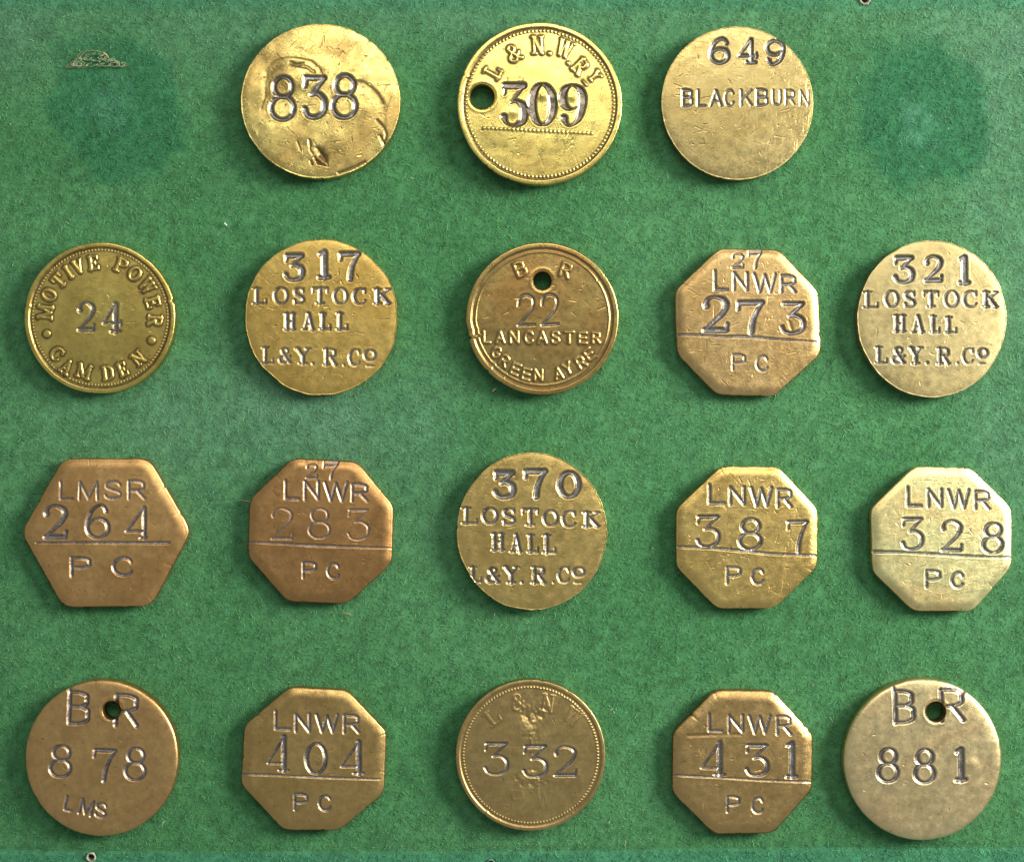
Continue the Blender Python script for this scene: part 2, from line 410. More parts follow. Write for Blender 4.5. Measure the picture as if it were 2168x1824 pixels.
token(o=(1380, 30), rnd=(864, 897, 767, 775), cols=((.80, .64, .29), (.70, .53, .21)), rough=.36, tilt=(-.6, .4), nick=90, wave=2,
  label='plain round brass token numbered 649 above the thin word BLACKBURN', bev=14,
  g=row('649', [(572, 230, 795, 515), (858, 240, 1078, 505), (1140, 245, 1355, 525)], [46, 42, 44], .72) +
    row('BLACKBURN', [(298, 755, 415, 942), (452, 760, 548, 942), (578, 762, 712, 942), (725, 762, 832, 940), (890, 762, 1015, 935), (1048, 752, 1172, 935), (1212, 762, 1308, 925), (1345, 760, 1448, 925), (1495, 765, 1592, 928)],
        [28, 24, 26, 22, 22, 25, 20, 18, 16], 1),
  grooves=[([(850, 1130), (930, 1010)], 4, 1.5, 0), ([(990, 1225), (1080, 1160)], 4, 1.5, 0), ([(1240, 1230), (1340, 1250)], 5, 2, .1), ([(770, 660), (800, 715)], 6, 2, .2)])

token(o=(30, 490), rnd=(864, 872, 761, 762), cols=(OL, OD), rough=.33, tilt=(0, 0), nick=35, wave=1,
  label='round olive brass token with raised words MOTIVE POWER and CAMDEN round a central 24', bev=18,
  rim=(46, 16), beads=(78, 11, 7, 130), grime=1.0,
  g=[cc('sM', 312, 815, 165, 165, 28, -84), cc('sO', 350, 640, 120, 155, 30, -67, .4), cc('sT', 448, 498, 118, 150, 28, -48), cc('sI', 545, 410, 60, 150, 30, -35),
     cc('sV', 645, 350, 125, 145, 28, -22), cc('sE', 795, 318, 120, 150, 28, -8), cc('sP', 1072, 340, 125, 150, 28, 22), cc('sO', 1215, 425, 125, 150, 30, 38, .4),
     cc('sW', 1343, 548, 160, 145, 26, 56), cc('sE', 1398, 712, 120, 150, 28, 73), cc('sR', 1420, 900, 130, 150, 28, 94),
     dot(328, 1032, 32, 'raise'), dot(1385, 1100, 32, 'raise'),
     cc('sC', 430, 1235, 120, 150, 30, 44, .4), cc('sA', 525, 1368, 125, 150, 26, 33), cc('sM', 702, 1412, 165, 148, 26, 16), cc('sD', 938, 1430, 120, 145, 28, -7),
     cc('sE', 1090, 1392, 105, 145, 26, -22), cc('sN', 1250, 1280, 130, 145, 26, -41)] +
    row(['2', '4'], [(630, 700, 830, 1012), (875, 715, 1102, 1025)], [56, 60], .45, d=.7))

token(o=(500, 490), rnd=(859, 862, 771, 786), cols=((.76, .54, .18), (.62, .41, .12)), rough=.40, tilt=(.3, -.7), nick=110, wave=2,
  label='round golden brass token numbered 317 stamped LOSTOCK HALL with chipped edges', bev=12, edge=5,
  g=row('317', [(470, 215, 700, 510), (808, 188, 965, 485), (1025, 195, 1265, 498)], [62, 66, 62], .55) +
    row(['sL', 'sO', 'sS', 'sT', 'sO', 'sC', 'sK'], [(155, 560, 315, 735), (372, 552, 530, 740), (572, 562, 700, 738), (760, 560, 938, 735), (978, 562, 1130, 740), (1170, 565, 1322, 745), (1375, 568, 1575, 740)], [36, 36, 38, 38, 34, 38, 46], .5) +
    row(['sH', 'sA', 'sL', 'sL'], [(472, 815, 612, 998), (658, 815, 805, 998), (830, 815, 968, 998), (1002, 812, 1140, 998)], 42, .5) +
    row(['sL', '&', 'sY', 'sR', 'sC', 'sO'], [(248, 1160, 385, 1335), (418, 1165, 565, 1335), (580, 1168, 768, 1342), (868, 1175, 1035, 1355), (1130, 1180, 1262, 1362), (1285, 1185, 1415, 1310)], [34, 34, 40, 36, 34, 34], .5, d=.9) +
    [dot(775, 1332, 15), dot(1088, 1345, 12), dict(bx('_', 1310, 1342, 1388, 1366, 18, 1), kind='underline')])

token(o=(960, 490), rnd=(898, 878, 770, 767), cols=((.68, .52, .20), (.66, .40, .14)), rough=.33, tilt=(.2, -.2), nick=50, wave=2,
  pcol=((.16, .14, .135), (.36, .35, .36)), label='round brass token numbered 22, raised words LANCASTER GREEN AYRE, small top hole', bev=18,
  rim=(52, 15), ring=(96, 7, 8), grime=.7, hole=(899, 498, 94), notch=(-165, 9, 26),
  g=[cc('B', 672, 378, 120, 168, 27, -24, 1), cc('R', 1132, 388, 115, 165, 27, 19, 1)] +
    row(['2m', '2m'], [(640, 628, 830, 960), (878, 622, 1068, 955)], 24, 1, d=1.2) +
    row('LANCASTER', [(292, 995, 378, 1130), (420, 1000, 522, 1132), (560, 998, 662, 1132), (706, 998, 812, 1138), (840, 1000, 950, 1138), (978, 1000, 1078, 1138), (1112, 1002, 1220, 1138), (1255, 1010, 1352, 1138), (1392, 1010, 1485, 1135)], 22, 1, mode='raise') +
    [cc(c_, x, y, 96, 130, 21, r, 1) for c_, x, y, r in (('G', 430, 1218, 28), ('R', 512, 1305, 32), ('E', 625, 1388, 22), ('E', 735, 1440, 13), ('N', 856, 1448, 2), ('A', 1060, 1432, -14), ('Y', 1152, 1380, -26), ('R', 1285, 1318, -33), ('E', 1372, 1238, -38))])

def octo(*v): return list(v)

token(o=(1400, 500), poly=octo((590, 120), (1188, 132), (1588, 558), (1615, 1185), (1150, 1612), (565, 1592), (160, 1182), (142, 548)), cols=((.76, .57, .25), (.62, .44, .17)), rough=.42, tilt=(.4, .5), nick=150, wave=2,
  label='eight-sided brass token with small 27 above LNWR and deep 273', bev=30,
  g=row('27', [(702, 165, 840, 328), (868, 152, 1020, 330)], 27, .5) + LNWR((525, 338, 682, 555), (718, 355, 880, 558), (922, 368, 1165, 578), (1198, 385, 1368, 578), 30) +
    [bx('2', 402, 590, 695, 978, 66, .55), bx('7', 745, 638, 1050, 992, 60, .6), bx('3n', 1190, 652, 1465, 1002, 48, .8)] +
    row('PC', [(710, 1185, 850, 1358), (950, 1200, 1085, 1368)], 22, 1) +
    [linecut([(180, 992), (400, 996), (610, 1012), (820, 1010), (1200, 1042), (1565, 1064)], [10, 11, 11, 13, 11, 6])],
  grooves=[([(535, 690), (528, 900)], 5, 4, .3), ([(1290, 860), (1320, 950)], 26, 5, .6)],
  blot=[((950, 630), 90, .5), ((960, 890), 80, .5), ((1290, 860), 110, .5), ((1280, 620), 90, .35), ((300, 860), 120, .25)])

token(o=(1780, 490), rnd=(922, 880, 757, 790), cols=((.80, .66, .35), (.72, .56, .27)), rough=.45, tilt=(.2, 1.1), nick=60, wave=1.5,
  label='pale round brass token numbered 321 stamped LOSTOCK HALL at the right end of its row', bev=14, edge=3,
  g=row('321', [(518, 242, 748, 535), (828, 232, 1040, 518), (1172, 240, 1318, 540)], [58, 54, 64], .55) +
    row(['sL', 'sO', 'sS', 'sT', 'sO', 'sC', 'sK'], [(215, 600, 380, 775), (435, 590, 582, 775), (628, 598, 755, 775), (820, 598, 992, 772), (1038, 592, 1192, 775), (1225, 592, 1385, 775), (1418, 598, 1605, 772)], [33, 34, 38, 38, 33, 36, 42], .5) +
    row(['sH', 'sA', 'sL', 'sL'], [(518, 840, 662, 1022), (698, 842, 850, 1028), (888, 845, 1005, 1028), (1040, 855, 1175, 1030)], 38, .5) +
    row(['sL', '&', 'sY', 'sR', 'sC', 'sO'], [(335, 1158, 475, 1335), (502, 1158, 660, 1340), (668, 1160, 838, 1345), (958, 1170, 1115, 1345), (1222, 1172, 1348, 1342), (1378, 1172, 1492, 1285)], [34, 38, 40, 34, 30, 36], .5) +
    [dot(872, 1325, 17), dot(1178, 1328, 12), dict(bx('_', 1395, 1322, 1462, 1346, 18, 1), kind='underline')],
  grooves=[([(1200, 905), (1245, 930), (1285, 905)], 4, 2, .2)])

token(o=(30, 940), poly=[(488, 146), (1355, 146), (1778, 878), (1374, 1634), (488, 1646), (62, 888)], cols=((.64, .42, .18), (.50, .31, .125)), rough=.42, tilt=(.2, -.5), nick=30, wave=1,
  label='six-sided brown brass token stamped LMSR and numbered 264', bev=34, corner=1.8,
  g=row('LMSR', [(455, 365, 605, 565), (645, 368, 855, 568), (905, 365, 1095, 558), (1145, 358, 1330, 560)], [26, 26, 24, 26], 1, d=.8) +
    [bx('2', 280, 600, 552, 962, 58, .55), bx('6', 712, 600, 975, 960, 46, .6), bx('4p', 1112, 625, 1350, 958, 42, .6)] +
    row('PC', [(562, 1130, 775, 1342), (982, 1130, 1208, 1335)], 36, .8) + [linecut([(215, 992), (800, 990), (1562, 994)], [9, 12, 14])])

token(o=(490, 940), poly=octo((618, 140), (1262, 178), (1632, 620), (1612, 1205), (1170, 1612), (560, 1586), (162, 1140), (182, 558)), cols=((.53, .33, .14), (.43, .26, .105)), rough=.42, tilt=(.2, -.2), nick=30, wave=1,
  label='eight-sided dark brown brass token with a small 27 above LNWR and a thin 283', bev=34,
  g=row('27', [(745, 192, 875, 350), (915, 190, 1080, 360)], 22, .6) + LNWR((532, 355, 695, 562), (728, 362, 890, 565), (930, 372, 1182, 580), (1205, 392, 1385, 585), 27) +
    row('283', [(390, 638, 632, 962), (775, 640, 1000, 955), (1165, 650, 1398, 970)], 24, .42, d=.75) +
    row('PC', [(710, 1182, 860, 1360), (955, 1192, 1098, 1365)], 26, 1) + [linecut([(192, 986), (880, 1022), (1580, 1048)], [8, 12, 6])],
  grooves=[([(770, 1060), (800, 1140)], 5, 2, .3), ([(1190, 1380), (1220, 1330)], 7, 3, .6), ([(725, 690), (775, 715)], 6, 2.5, 0)])

token(o=(940, 940), rnd=(887, 880, 757, 793), cols=((.66, .48, .18), (.52, .36, .13)), rough=.36, tilt=(0, 0), nick=70, wave=3,
  label='round brass token numbered 370 stamped LOSTOCK HALL in the middle of its row', bev=14, edge=3,
  g=row('370', [(485, 258, 732, 560), (790, 240, 1055, 550), (1140, 262, 1385, 555)], [68, 66, 66], .6) +
    row(['sL', 'sO', 'sS', 'sT', 'sO', 'sC', 'sK'], [(170, 632, 345, 808), (380, 632, 548, 812), (585, 640, 728, 818), (780, 645, 962, 825), (995, 660, 1155, 835), (1182, 665, 1340, 845), (1390, 675, 1585, 842)], [36, 38, 38, 38, 34, 34, 40], .55) +
    row(['sH', 'sA', 'sL', 'sL'], [(468, 892, 622, 1078), (655, 900, 800, 1095), (830, 905, 965, 1098), (985, 905, 1140, 1105)], [40, 38, 40, 44], .5) +
    row(['sL', '&', 'sY', 'sR', 'sC', 'sO'], [(245, 1228, 388, 1398), (415, 1235, 575, 1408), (585, 1225, 775, 1410), (870, 1230, 1042, 1410), (1140, 1232, 1278, 1405), (1295, 1235, 1425, 1345)], [38, 40, 42, 38, 34, 34], .5) +
    [dot(788, 1392, 17), dot(1105, 1392, 13), dict(bx('_', 1312, 1382, 1396, 1406, 18, 1), kind='underline')])

token(o=(1400, 950), poly=octo((608, 178), (1182, 178), (1580, 608), (1578, 1192), (1148, 1608), (568, 1608), (156, 1190), (154, 608)), cols=((.70, .52, .21), (.56, .40, .15)), rough=.38, tilt=(.1, .3), nick=170, wave=1,
  label='eight-sided pitted brass token stamped LNWR and numbered 387', bev=26,
  g=LNWR((470, 350, 650, 565), (680, 370, 852, 572), (890, 375, 1130, 590), (1160, 395, 1330, 600), 34) +
    row('387', [(342, 662, 602, 1000), (770, 690, 1022, 1030), (1258, 710, 1495, 1058)], 44, .6) +
    row('PC', [(650, 1180, 808, 1370), (900, 1200, 1045, 1375)], 30, .9) + [linecut([(160, 985), (500, 1000), (780, 1022), (1100, 1056), (1565, 1078)], [13, 12, 14, 12, 10])])

token(o=(1788, 950), poly=octo((715, 178), (1282, 192), (1696, 600), (1696, 1192), (1308, 1634), (700, 1634), (285, 1232), (266, 608)), cols=((.80, .65, .31), (.70, .54, .23)), rough=.44, tilt=(0, 1.2), nick=80, wave=1,
  label='eight-sided pale brass token stamped LNWR and numbered 328 at the right edge', bev=28,
  g=LNWR((618, 375, 785, 592), (825, 392, 992, 600), (1030, 398, 1272, 612), (1305, 415, 1478, 622), 34) +
    row('328', [(560, 685, 802, 1030), (958, 710, 1200, 1045), (1380, 735, 1615, 1068)], 46, .6) +
    row('PC', [(808, 1215, 970, 1408), (1062, 1235, 1210, 1412)], [32, 34], .9) + [linecut([(285, 1035), (600, 1042), (900, 1058), (1300, 1085), (1690, 1096)], [17, 13, 14, 13, 8])])

token(o=(30, 1420), rnd=(877, 882, 776, 790), cols=((.58, .39, .17), (.50, .32, .14)), rough=.42, tilt=(-.4, -.4), nick=25, wave=1.5,
  label='round brown brass token stamped B R, 878 and LMS, hole beside R', bev=40, bh=34, top=.44, roll=5, rollw=80,
  hole=(985, 396, 96),
  g=[bx('B', 535, 200, 765, 545, 44, .7, 2), bx('R', 1008, 228, 1262, 565, 44, .7, 2), bx('8', 350, 738, 588, 1082, 38, .6, 3), bx('7', 780, 772, 1036, 1122, 44, .6, 4), bx('8', 1110, 763, 1338, 1112, 38, .6, 2),
     bx('L', 505, 1255, 605, 1420, 28, 1, 12), bx('M', 655, 1290, 805, 1462, 28, .8, 14), bx('S', 812, 1322, 945, 1485, 28, .8, 8)],
  bumps=[((200, 400), 300, -7)])

token(o=(490, 1430), poly=octo((585, 116), (1158, 148), (1560, 568), (1535, 1188), (1085, 1564), (520, 1560), (90, 1100), (128, 506)), cols=((.58, .42, .17), (.48, .34, .13)), rough=.40, tilt=(-.2, -.2), nick=45, wave=1,
  label='eight-sided olive brown brass token stamped LNWR and numbered 404', bev=34,
  g=LNWR((432, 345, 605, 550), (635, 372, 802, 575), (845, 380, 1085, 580), (1125, 385, 1300, 588), 29) +
    [bx('4o', 345, 600, 592, 965, 50, .35), bx('0', 740, 668, 970, 1000, 44, .5), bx('4o', 1085, 652, 1352, 995, 50, .35)] +
    row('PC', [(625, 1180, 775, 1365), (870, 1195, 1015, 1370)], 27, 1) + [linecut([(110, 993), (380, 998), (560, 1008), (820, 1016), (1495, 1046)], [10, 11, 8, 12, 7])],
  blot=[((850, 240), 170, .45), ((880, 880), 40, .5), ((1040, 925), 40, .4)])

token(o=(940, 1420), rnd=(874, 850, 755, 760), cols=((.57, .42, .19), (.50, .35, .16)), rough=.40, tilt=(-.2, .1), nick=25, wave=1.5,
  label='round battered brass token numbered 332 with a beaded border and worn letters L & N W', bev=16,
  rim=(38, 11), beads=(76, 12, 8, 132), grime=.35,
  g=[cc('sL', 485, 468, 150, 165, 28, -38, d=.42), cc('&', 745, 312, 150, 175, 28, -14, d=.42), cc('sN', 1048, 325, 150, 190, 28, 9, d=.42), cc('sW', 1302, 460, 185, 165, 28, 37, d=.42),
     cc('P', 740, 1290, 130, 190, 22, 0, 1, d=.07), cc('W', 1010, 1295, 150, 190, 20, 0, 1, d=.07)] +
    row('332', [(395, 712, 662, 1052), (785, 738, 1057, 1078), (1100, 748, 1352, 1068)], 36, .55),
  rough_spots=[((870, 400), 150), ((1010, 400), 90), ((890, 490), 130), ((880, 665), 140), ((900, 800), 100), ((930, 980), 60), ((870, 1090), 150), ((990, 1110), 90), ((730, 1090), 60)],
  bumps=[((880, 620), 200, 8), ((880, 450), 130, -7), ((900, 1150), 150, -5)])

token(o=(1400, 1430), poly=octo((548, 146), (1132, 158), (1538, 600), (1528, 1152), (1132, 1592), (540, 1604), (114, 1180), (122, 578)), cols=((.58, .42, .18), (.49, .35, .14)), rough=.38, tilt=(-.2, .2), nick=70, wave=1,
  label='eight-sided dull brass token stamped LNWR and numbered 431, dented above the digits', bev=38,
  g=LNWR((472, 370, 625, 570), (670, 385, 835, 580), (875, 390, 1112, 590), (1158, 400, 1320, 605), 27) +
    [bx('4o', 382, 660, 660, 1012, 54, .4), bx('3', 838, 680, 1097, 1022, 46, .55), bx('1', 1243, 663, 1388, 1036, 58, .5)] +
    row('PC', [(655, 1205, 795, 1385), (905, 1220, 1040, 1395)], 25, 1) + [linecut([(130, 1003), (300, 1010), (640, 1028), (1000, 1052), (1480, 1072)], [9, 10, 7, 9, 9])],
  grooves=[([(270, 605), (500, 595), (640, 590), (800, 592)], 28, 5, .4)],
  blot=[((820, 240), 190, .35), ((480, 600), 120, .35), ((230, 500), 80, .4)])

token(o=(1770, 1420), rnd=(882, 898, 803, 818), cols=((.70, .57, .30), (.62, .49, .25)), rough=.40, tilt=(-.4, .9), nick=40, wave=2,
  label='large round pale brass token stamped B R above 881 with rounded edges', bev=50, bh=42, top=.46, roll=5, rollw=90,
  hole=(1010, 412, 106),
  g=[bx('B', 575, 188, 800, 537, 48, .7, -1), bx('R', 1042, 176, 1308, 517, 48, .7, -1), bx('8', 405, 766, 637, 1132, 48, .6), bx('8', 772, 776, 1007, 1142, 48, .6), bx('1', 1180, 772, 1335, 1122, 66, .6)],
  bumps=[((1365, 940), 95, 11), ((1120, 940), 80, -3)])

# colour multiplier tuned per token, applied to the brass mix above
CAL = {0: (1.276, 1.243, 1.03), 1: (1.248, 1.257, 1.089), 2: (0.801, 0.775, 0.697), 3: (1.619, 1.552, 1.16), 4: (1.263, 1.218, 1.038), 5: (0.949, 0.906, 0.792), 6: (1.083, 0.988, 0.956), 7: (0.9, 0.892, 0.79), 8: (1.381, 1.25, 1.097), 9: (1.322, 1.164, 1.009), 10: (1.455, 1.429, 1.259), 11: (1.434, 1.355, 1.105), 12: (1.433, 1.398, 1.395), 13: (1.339, 1.239, 1.101), 14: (1.265, 1.148, 1.038), 15: (1.167, 1.122, 0.945), 16: (1.279, 1.155, 1.047), 17: (1.524, 1.403, 1.342)}
#CALEND
# ------------------------------------------------------------------ heightfield token builder
NG = 220
GROUP = 'brass tokens laid out in rows on green felt'
UNIT = S * F / K                      # cm per drawing unit

ii, jj = np.meshgrid(np.arange(NG + 1), np.arange(NG + 1), indexing='ij')
ga = ii / NG * 2 - 1
gb = jj / NG * 2 - 1
rr = np.maximum(np.abs(ga), np.abs(gb))
with np.errstate(divide='ignore', invalid='ignore'):
    th = np.where(np.abs(ga) >= np.abs(gb),
                  np.where(ga >= 0, 0, math.pi) + (math.pi / 4) * np.where(ga != 0, gb / np.where(ga == 0, 1, ga), 0),
                  np.where(gb >= 0, math.pi / 2, -math.pi / 2) - (math.pi / 4) * np.where(gb != 0, ga / np.where(gb == 0, 1, gb), 0))
RR = rr.ravel(); TH = th.ravel()
idx = np.arange((NG + 1) ** 2).reshape(NG + 1, NG + 1)
QUADS = np.stack([idx[:-1, :-1], idx[1:, :-1], idx[1:, 1:], idx[:-1, 1:]], -1).reshape(-1, 4)
bnd = np.concatenate([idx[NG, :-1], idx[::-1, NG][:-1], idx[0, ::-1][:-1], idx[:, 0][:-1]])   # counter-clockwise
bnd_order = bnd

def outline(tk, seed):
    """R(theta) sampled on 1440 angles, drawing units, y up"""
    r_ = np.random.RandomState(seed)
    n = 1440
    a = np.arange(n) / n * 2 * math.pi
    if 'rnd' in tk:
        cx, cy, rx, ry = tk['rnd']
        R = rx * ry / np.sqrt((ry * np.cos(a)) ** 2 + (rx * np.sin(a)) ** 2)
        am = tk.get('edge', 1.2)
        for k_ in range(2, 26):
            R = R + am * r_.normal() * np.cos(k_ * a + r_.rand() * 6.28) * 1.3 / k_ ** .8
    else:
        P = np.array(tk['poly'], float)
        cx, cy = P.mean(0)
        Q = np.stack([P[:, 0] - cx, -(P[:, 1] - cy)], 1)
        R = np.full(n, 1e9)
        dx, dy = np.cos(a), np.sin(a)
        for i in range(len(Q)):
            p = Q[i]; q = Q[(i + 1) % len(Q)]
            e = q - p
            den = dx * e[1] - dy * e[0]
            with np.errstate(divide='ignore', invalid='ignore'):
                t = (p[0] * e[1] - p[1] * e[0]) / den
                s = (p[0] * dy - p[1] * dx) / den
            ok = (t > 0) & (s > -1e-6) & (s < 1 + 1e-6)
            R = np.where(ok, np.minimum(R, t), R)
        m = int(9 * tk.get('corner', 1.5)) * 2 + 1
        for _ in range(3):
            R = np.convolve(np.concatenate([R[-m:], R, R[:m]]), np.ones(m) / m, 'same')[m:-m]
        for k_ in range(3, 40):
            R = R + 1.6 / k_ ** .7 * r_.normal() * np.cos(k_ * a + r_.rand() * 6.28)
    if 'notch' in tk:
        an, wd, dp = tk['notch']
        dd = (a - math.radians(an % 360) + math.pi) % (2 * math.pi) - math.pi
        R = R - dp * np.clip(1 - np.abs(dd) / math.radians(1.6), 0, 1) - dp * .45 * sstep(math.radians(wd), 0, np.abs(dd + math.radians(5)))
    # small random nibbles
    for _ in range(tk.get('nib', 10)):
        an = r_.rand() * 6.28; wd = r_.uniform(.01, .04); dp = r_.uniform(2, 8) * (.3 if 'rollw' in tk else 1)
        dd = (a - an + math.pi) % (2 * math.pi) - math.pi
        R = R - dp * sstep(wd, 0, np.abs(dd))
    return cx, cy, a, R

FOOT = []   # token footprints for the felt

def build(tk, n_):
    TOP = tk.get('top', .38)
    F = (H - TOP) / H
    UNIT = S * F / K
    seed = 100 + n_
    r_ = np.random.RandomState(seed)
    cx, cy, A, R = outline(tk, seed)
    Rf = lambda t: np.interp(t % (2 * math.pi), np.append(A, 2 * math.pi), np.append(R, R[0]))
    b = tk['bev']
    Rt = Rf(TH)
    rad = RR * (Rt - b)
    x = rad * np.cos(TH); y = rad * np.sin(TH)         # drawing units, y up
    e = Rt - rad                                       # distance in from the rim
    z = np.zeros_like(x); pat = np.zeros_like(x); gri = np.zeros_like(x)
    # gentle unevenness
    nz = Noise(seed); nz2 = Noise(seed + 50)
    z += tk['wave'] * 1.6 * (nz(x / 260 + 9, y / 260 + 9) - .5) + tk['wave'] * .7 * (nz2(x / 90 + 20, y / 90 + 20) - .5)
    for (bxx, byy), br, bh in tk.get('bumps', []):
        d2 = (x - (bxx - cx)) ** 2 + (y + (byy - cy)) ** 2
        z += bh * np.exp(-d2 / (2 * (br * .5) ** 2))
    roll = tk.get('roll', 14 if 'poly' in tk else (0 if 'rim' in tk else 4))
    z -= tk.get('dome', 17) * (rad / 770) ** 2
    z -= roll * np.clip(1 - (e - b) / tk.get('rollw', 75), 0, 1) ** 2
    gm = tk.get('grime', .5)
    if 'rim' in tk:
        rw, rh = tk['rim']
        prof = sstep(rw + 9, rw - 6, e)
        z += rh * prof
        gri = np.maximum(gri, gm * sstep(26, 4, np.abs(e - rw - 12)))
    if 'ring' in tk:
        ro, rw2, rh2 = tk['ring']
        z += rh2 * sstep(rw2 + 5, 1, np.abs(e - ro))
        gri = np.maximum(gri, gm * .8 * np.exp(-((np.abs(e - ro) - 13) / 7) ** 2))
    hole = tk.get('hole')
    if hole:
        hx, hy, hr = hole[0] - cx, -(hole[1] - cy), hole[2]
        hd = np.hypot(x - hx, y - hy)
        z -= 6 * np.exp(-np.clip(hd - hr, 0, None) / 7)
        z += 2.5 * np.exp(-((hd - hr - 30) / 14) ** 2)
    # cells
    cell = np.full(len(QUADS), -1)
    cxm = x[QUADS].mean(1); cym = y[QUADS].mean(1); cem = e[QUADS].mean(1)
    best = np.zeros(len(QUADS))
    # beaded border
    parts = []                                         # (name, kind)
    if 'beads' in tk:
        bo, brd, bh, bn = tk['beads']
        ang = np.arctan2(y, x)
        k_ = np.round(ang / (2 * math.pi) * bn)
        ac = k_ * 2 * math.pi / bn
        Rc = Rf(ac) - bo
        d = np.hypot(x - Rc * np.cos(ac), y - Rc * np.sin(ac))
        z += bh * sstep(brd + 3, 1, d)
        gri = np.maximum(gri, gm * .7 * sstep(brd + 14, brd + 2, np.abs(e - bo)) * sstep(brd * .3, brd + 2, d))
        parts.append(('beaded_border', 'stuff'))
        m = np.abs(cem - bo) < brd + 3
        cell[m] = len(parts) - 1
    if 'beadline' in tk:
        (x0, y0), (x1, y1), bn, brd, bh = tk['beadline']
        t = ((x - (x0 - cx)) * (x1 - x0) - (y + (y0 - cy)) * (y1 - y0)) / ((x1 - x0) ** 2 + (y1 - y0) ** 2)
        kk = np.clip(np.round(t * (bn - 1)), 0, bn - 1) / (bn - 1)
        d = np.hypot(x - (x0 - cx) - kk * (x1 - x0), y + (y0 - cy) + kk * (y1 - y0))
        z += bh * sstep(brd + 3, 2, d)
        gri = np.maximum(gri, .6 * np.exp(-((d - brd - 3) / 6) ** 2))
        parts.append(('beaded_line', 'stuff'))
        tm = ((cxm - (x0 - cx)) * (x1 - x0) - (cym + (y0 - cy)) * (y1 - y0)) / ((x1 - x0) ** 2 + (y1 - y0) ** 2)
        dm = np.abs((cxm - (x0 - cx)) * (y1 - y0) + (cym + (y0 - cy)) * (x1 - x0)) / math.hypot(x1 - x0, y1 - y0)
        cell[(dm < brd + 2) & (tm > -.02) & (tm < 1.02)] = len(parts) - 1
    # free-form dents and gouges
    for pts, r0, dp, gg in tk.get('grooves', []):
        rl = r0 if isinstance(r0, (list, tuple)) else [r0] * len(pts)
        r0 = max(rl)
        sg = np.array([(p[0] - cx, -(p[1] - cy), ra, q[0] - cx, -(q[1] - cy), rb) for p, q, ra, rb in zip(pts[:-1], pts[1:], rl[:-1], rl[1:])], float)
        wob = 5 * (nz2(x / 18, y / 18) - .5) * min(1, r0 / 12)
        sd = sd_field(sg, x, y) + wob
        z -= dp * sstep(-3, r0, sd)
        gri = np.maximum(gri, gg * sstep(-2, r0 * .6, sd))
    for (px, py), pr in tk.get('rough_spots', []):
        d = np.hypot(x - (px - cx), y + (py - cy)) / pr
        msk = sstep(1.0, .35, d + .35 * (nz(x / 30, y / 30) - .5))
        z += msk * (7 * (nz(x / 24 + 3, y / 24) - .5) + 7 * (nz2(x / 48, y / 48) - .5) - 2)
        gri = np.maximum(gri, .18 * msk * sstep(.5, .2, nz2(x / 34, y / 34)))
    # random nicks
    for _ in range(tk['nick']):
        a = r_.rand() * 6.28; q = math.sqrt(r_.rand()) * .93
        R0 = Rf(np.array([a]))[0] - (60 if 'rim' not in tk else 110)
        px, py = q * R0 * math.cos(a), q * R0 * math.sin(a)
        L = r_.exponential(16) + 3; an = r_.choice([.1, .1, 2.2, 1.2, r_.rand() * 3.14]) + r_.normal() * .25
        r0 = r_.uniform(4, 6.5); dp = r_.uniform(.8, 2.4)
        if r_.rand() < .25: r0 *= 1.5; dp *= 1.5; L *= .5
        m = np.nonzero((np.abs(x - px) < L + 16) & (np.abs(y - py) < L + 16))[0]
        if len(m) == 0: continue
        sg = np.array([(px - L * math.cos(an), py - L * math.sin(an), r0 * .7, px + L * math.cos(an), py + L * math.sin(an), r0)])
        sd = sd_field(sg, x[m], y[m])
        z[m] -= dp * sstep(-3, r0 * .8, sd)
        z[m] += dp * .25 * np.exp(-((sd + 6) / 3) ** 2)
        if r_.rand() < .5:
            gri[m] = np.maximum(gri[m], r_.uniform(.4, 1.0) * sstep(-3, r0 * .7, sd))
    for (px, py), pr, am in tk.get('blot', []):
        d = np.hypot(x - (px - cx), y + (py - cy)) / pr
        gri = np.maximum(gri, am * sstep(1.1, .3, d + 1.0 * (nz(x / 40 + 2, y / 40) - .5)) * (.4 + .9 * nz2(x / 12, y / 12)))
    # lettering
    for g in tk['g']:
        sg = segs_of(g)
        sg[:, 0] -= cx; sg[:, 3] -= cx
        sg[:, 1] = -(sg[:, 1] - cy); sg[:, 4] = -(sg[:, 4] - cy)
        mg = g['t'] + 14
        x0 = min(sg[:, 0].min(), sg[:, 3].min()) - mg; x1 = max(sg[:, 0].max(), sg[:, 3].max()) + mg
        y0 = min(sg[:, 1].min(), sg[:, 4].min()) - mg; y1 = max(sg[:, 1].max(), sg[:, 4].max()) + mg
        m = np.nonzero((x > x0) & (x < x1) & (y > y0) & (y < y1))[0]
        if len(m) == 0: continue
        wob = 3.2 * (nz2(x[m] / 22 + 7, y[m] / 22 + 3) - .5)
        sd = sd_field(sg, x[m], y[m]) + wob
        hw = g['t'] * .5
        if g['mode'] == 'cut':
            D = min(.44 * g['t'], 20) * g['d']
            fl = min(hw * .85, 20)
            uneven = .75 + .5 * nz(x[m] / 70 + 4, y[m] / 70)
            z[m] -= D * uneven * sstep(-8, fl, sd)
            z[m] += .05 * D * np.exp(-((sd + 13) / 8) ** 2)
            pat[m] = np.maximum(pat[m], sstep(-5, 6, sd) * (.75 + .25 * min(1, g['d'])))
        else:
            D = 9.5 * g['d'] + 1
            z[m] += D * sstep(-6, min(8, hw * .9), sd)
            gri[m] = np.maximum(gri[m], (gm + .15) * min(1, g['d'] * 1.2) * np.exp(-((sd + 10) / 11) ** 2))
        if g.get('kind'): nm = g['kind']
        else: nm = 'digit' if g['ch'][0].isdigit() else 'letter'
        parts.append((nm, None))
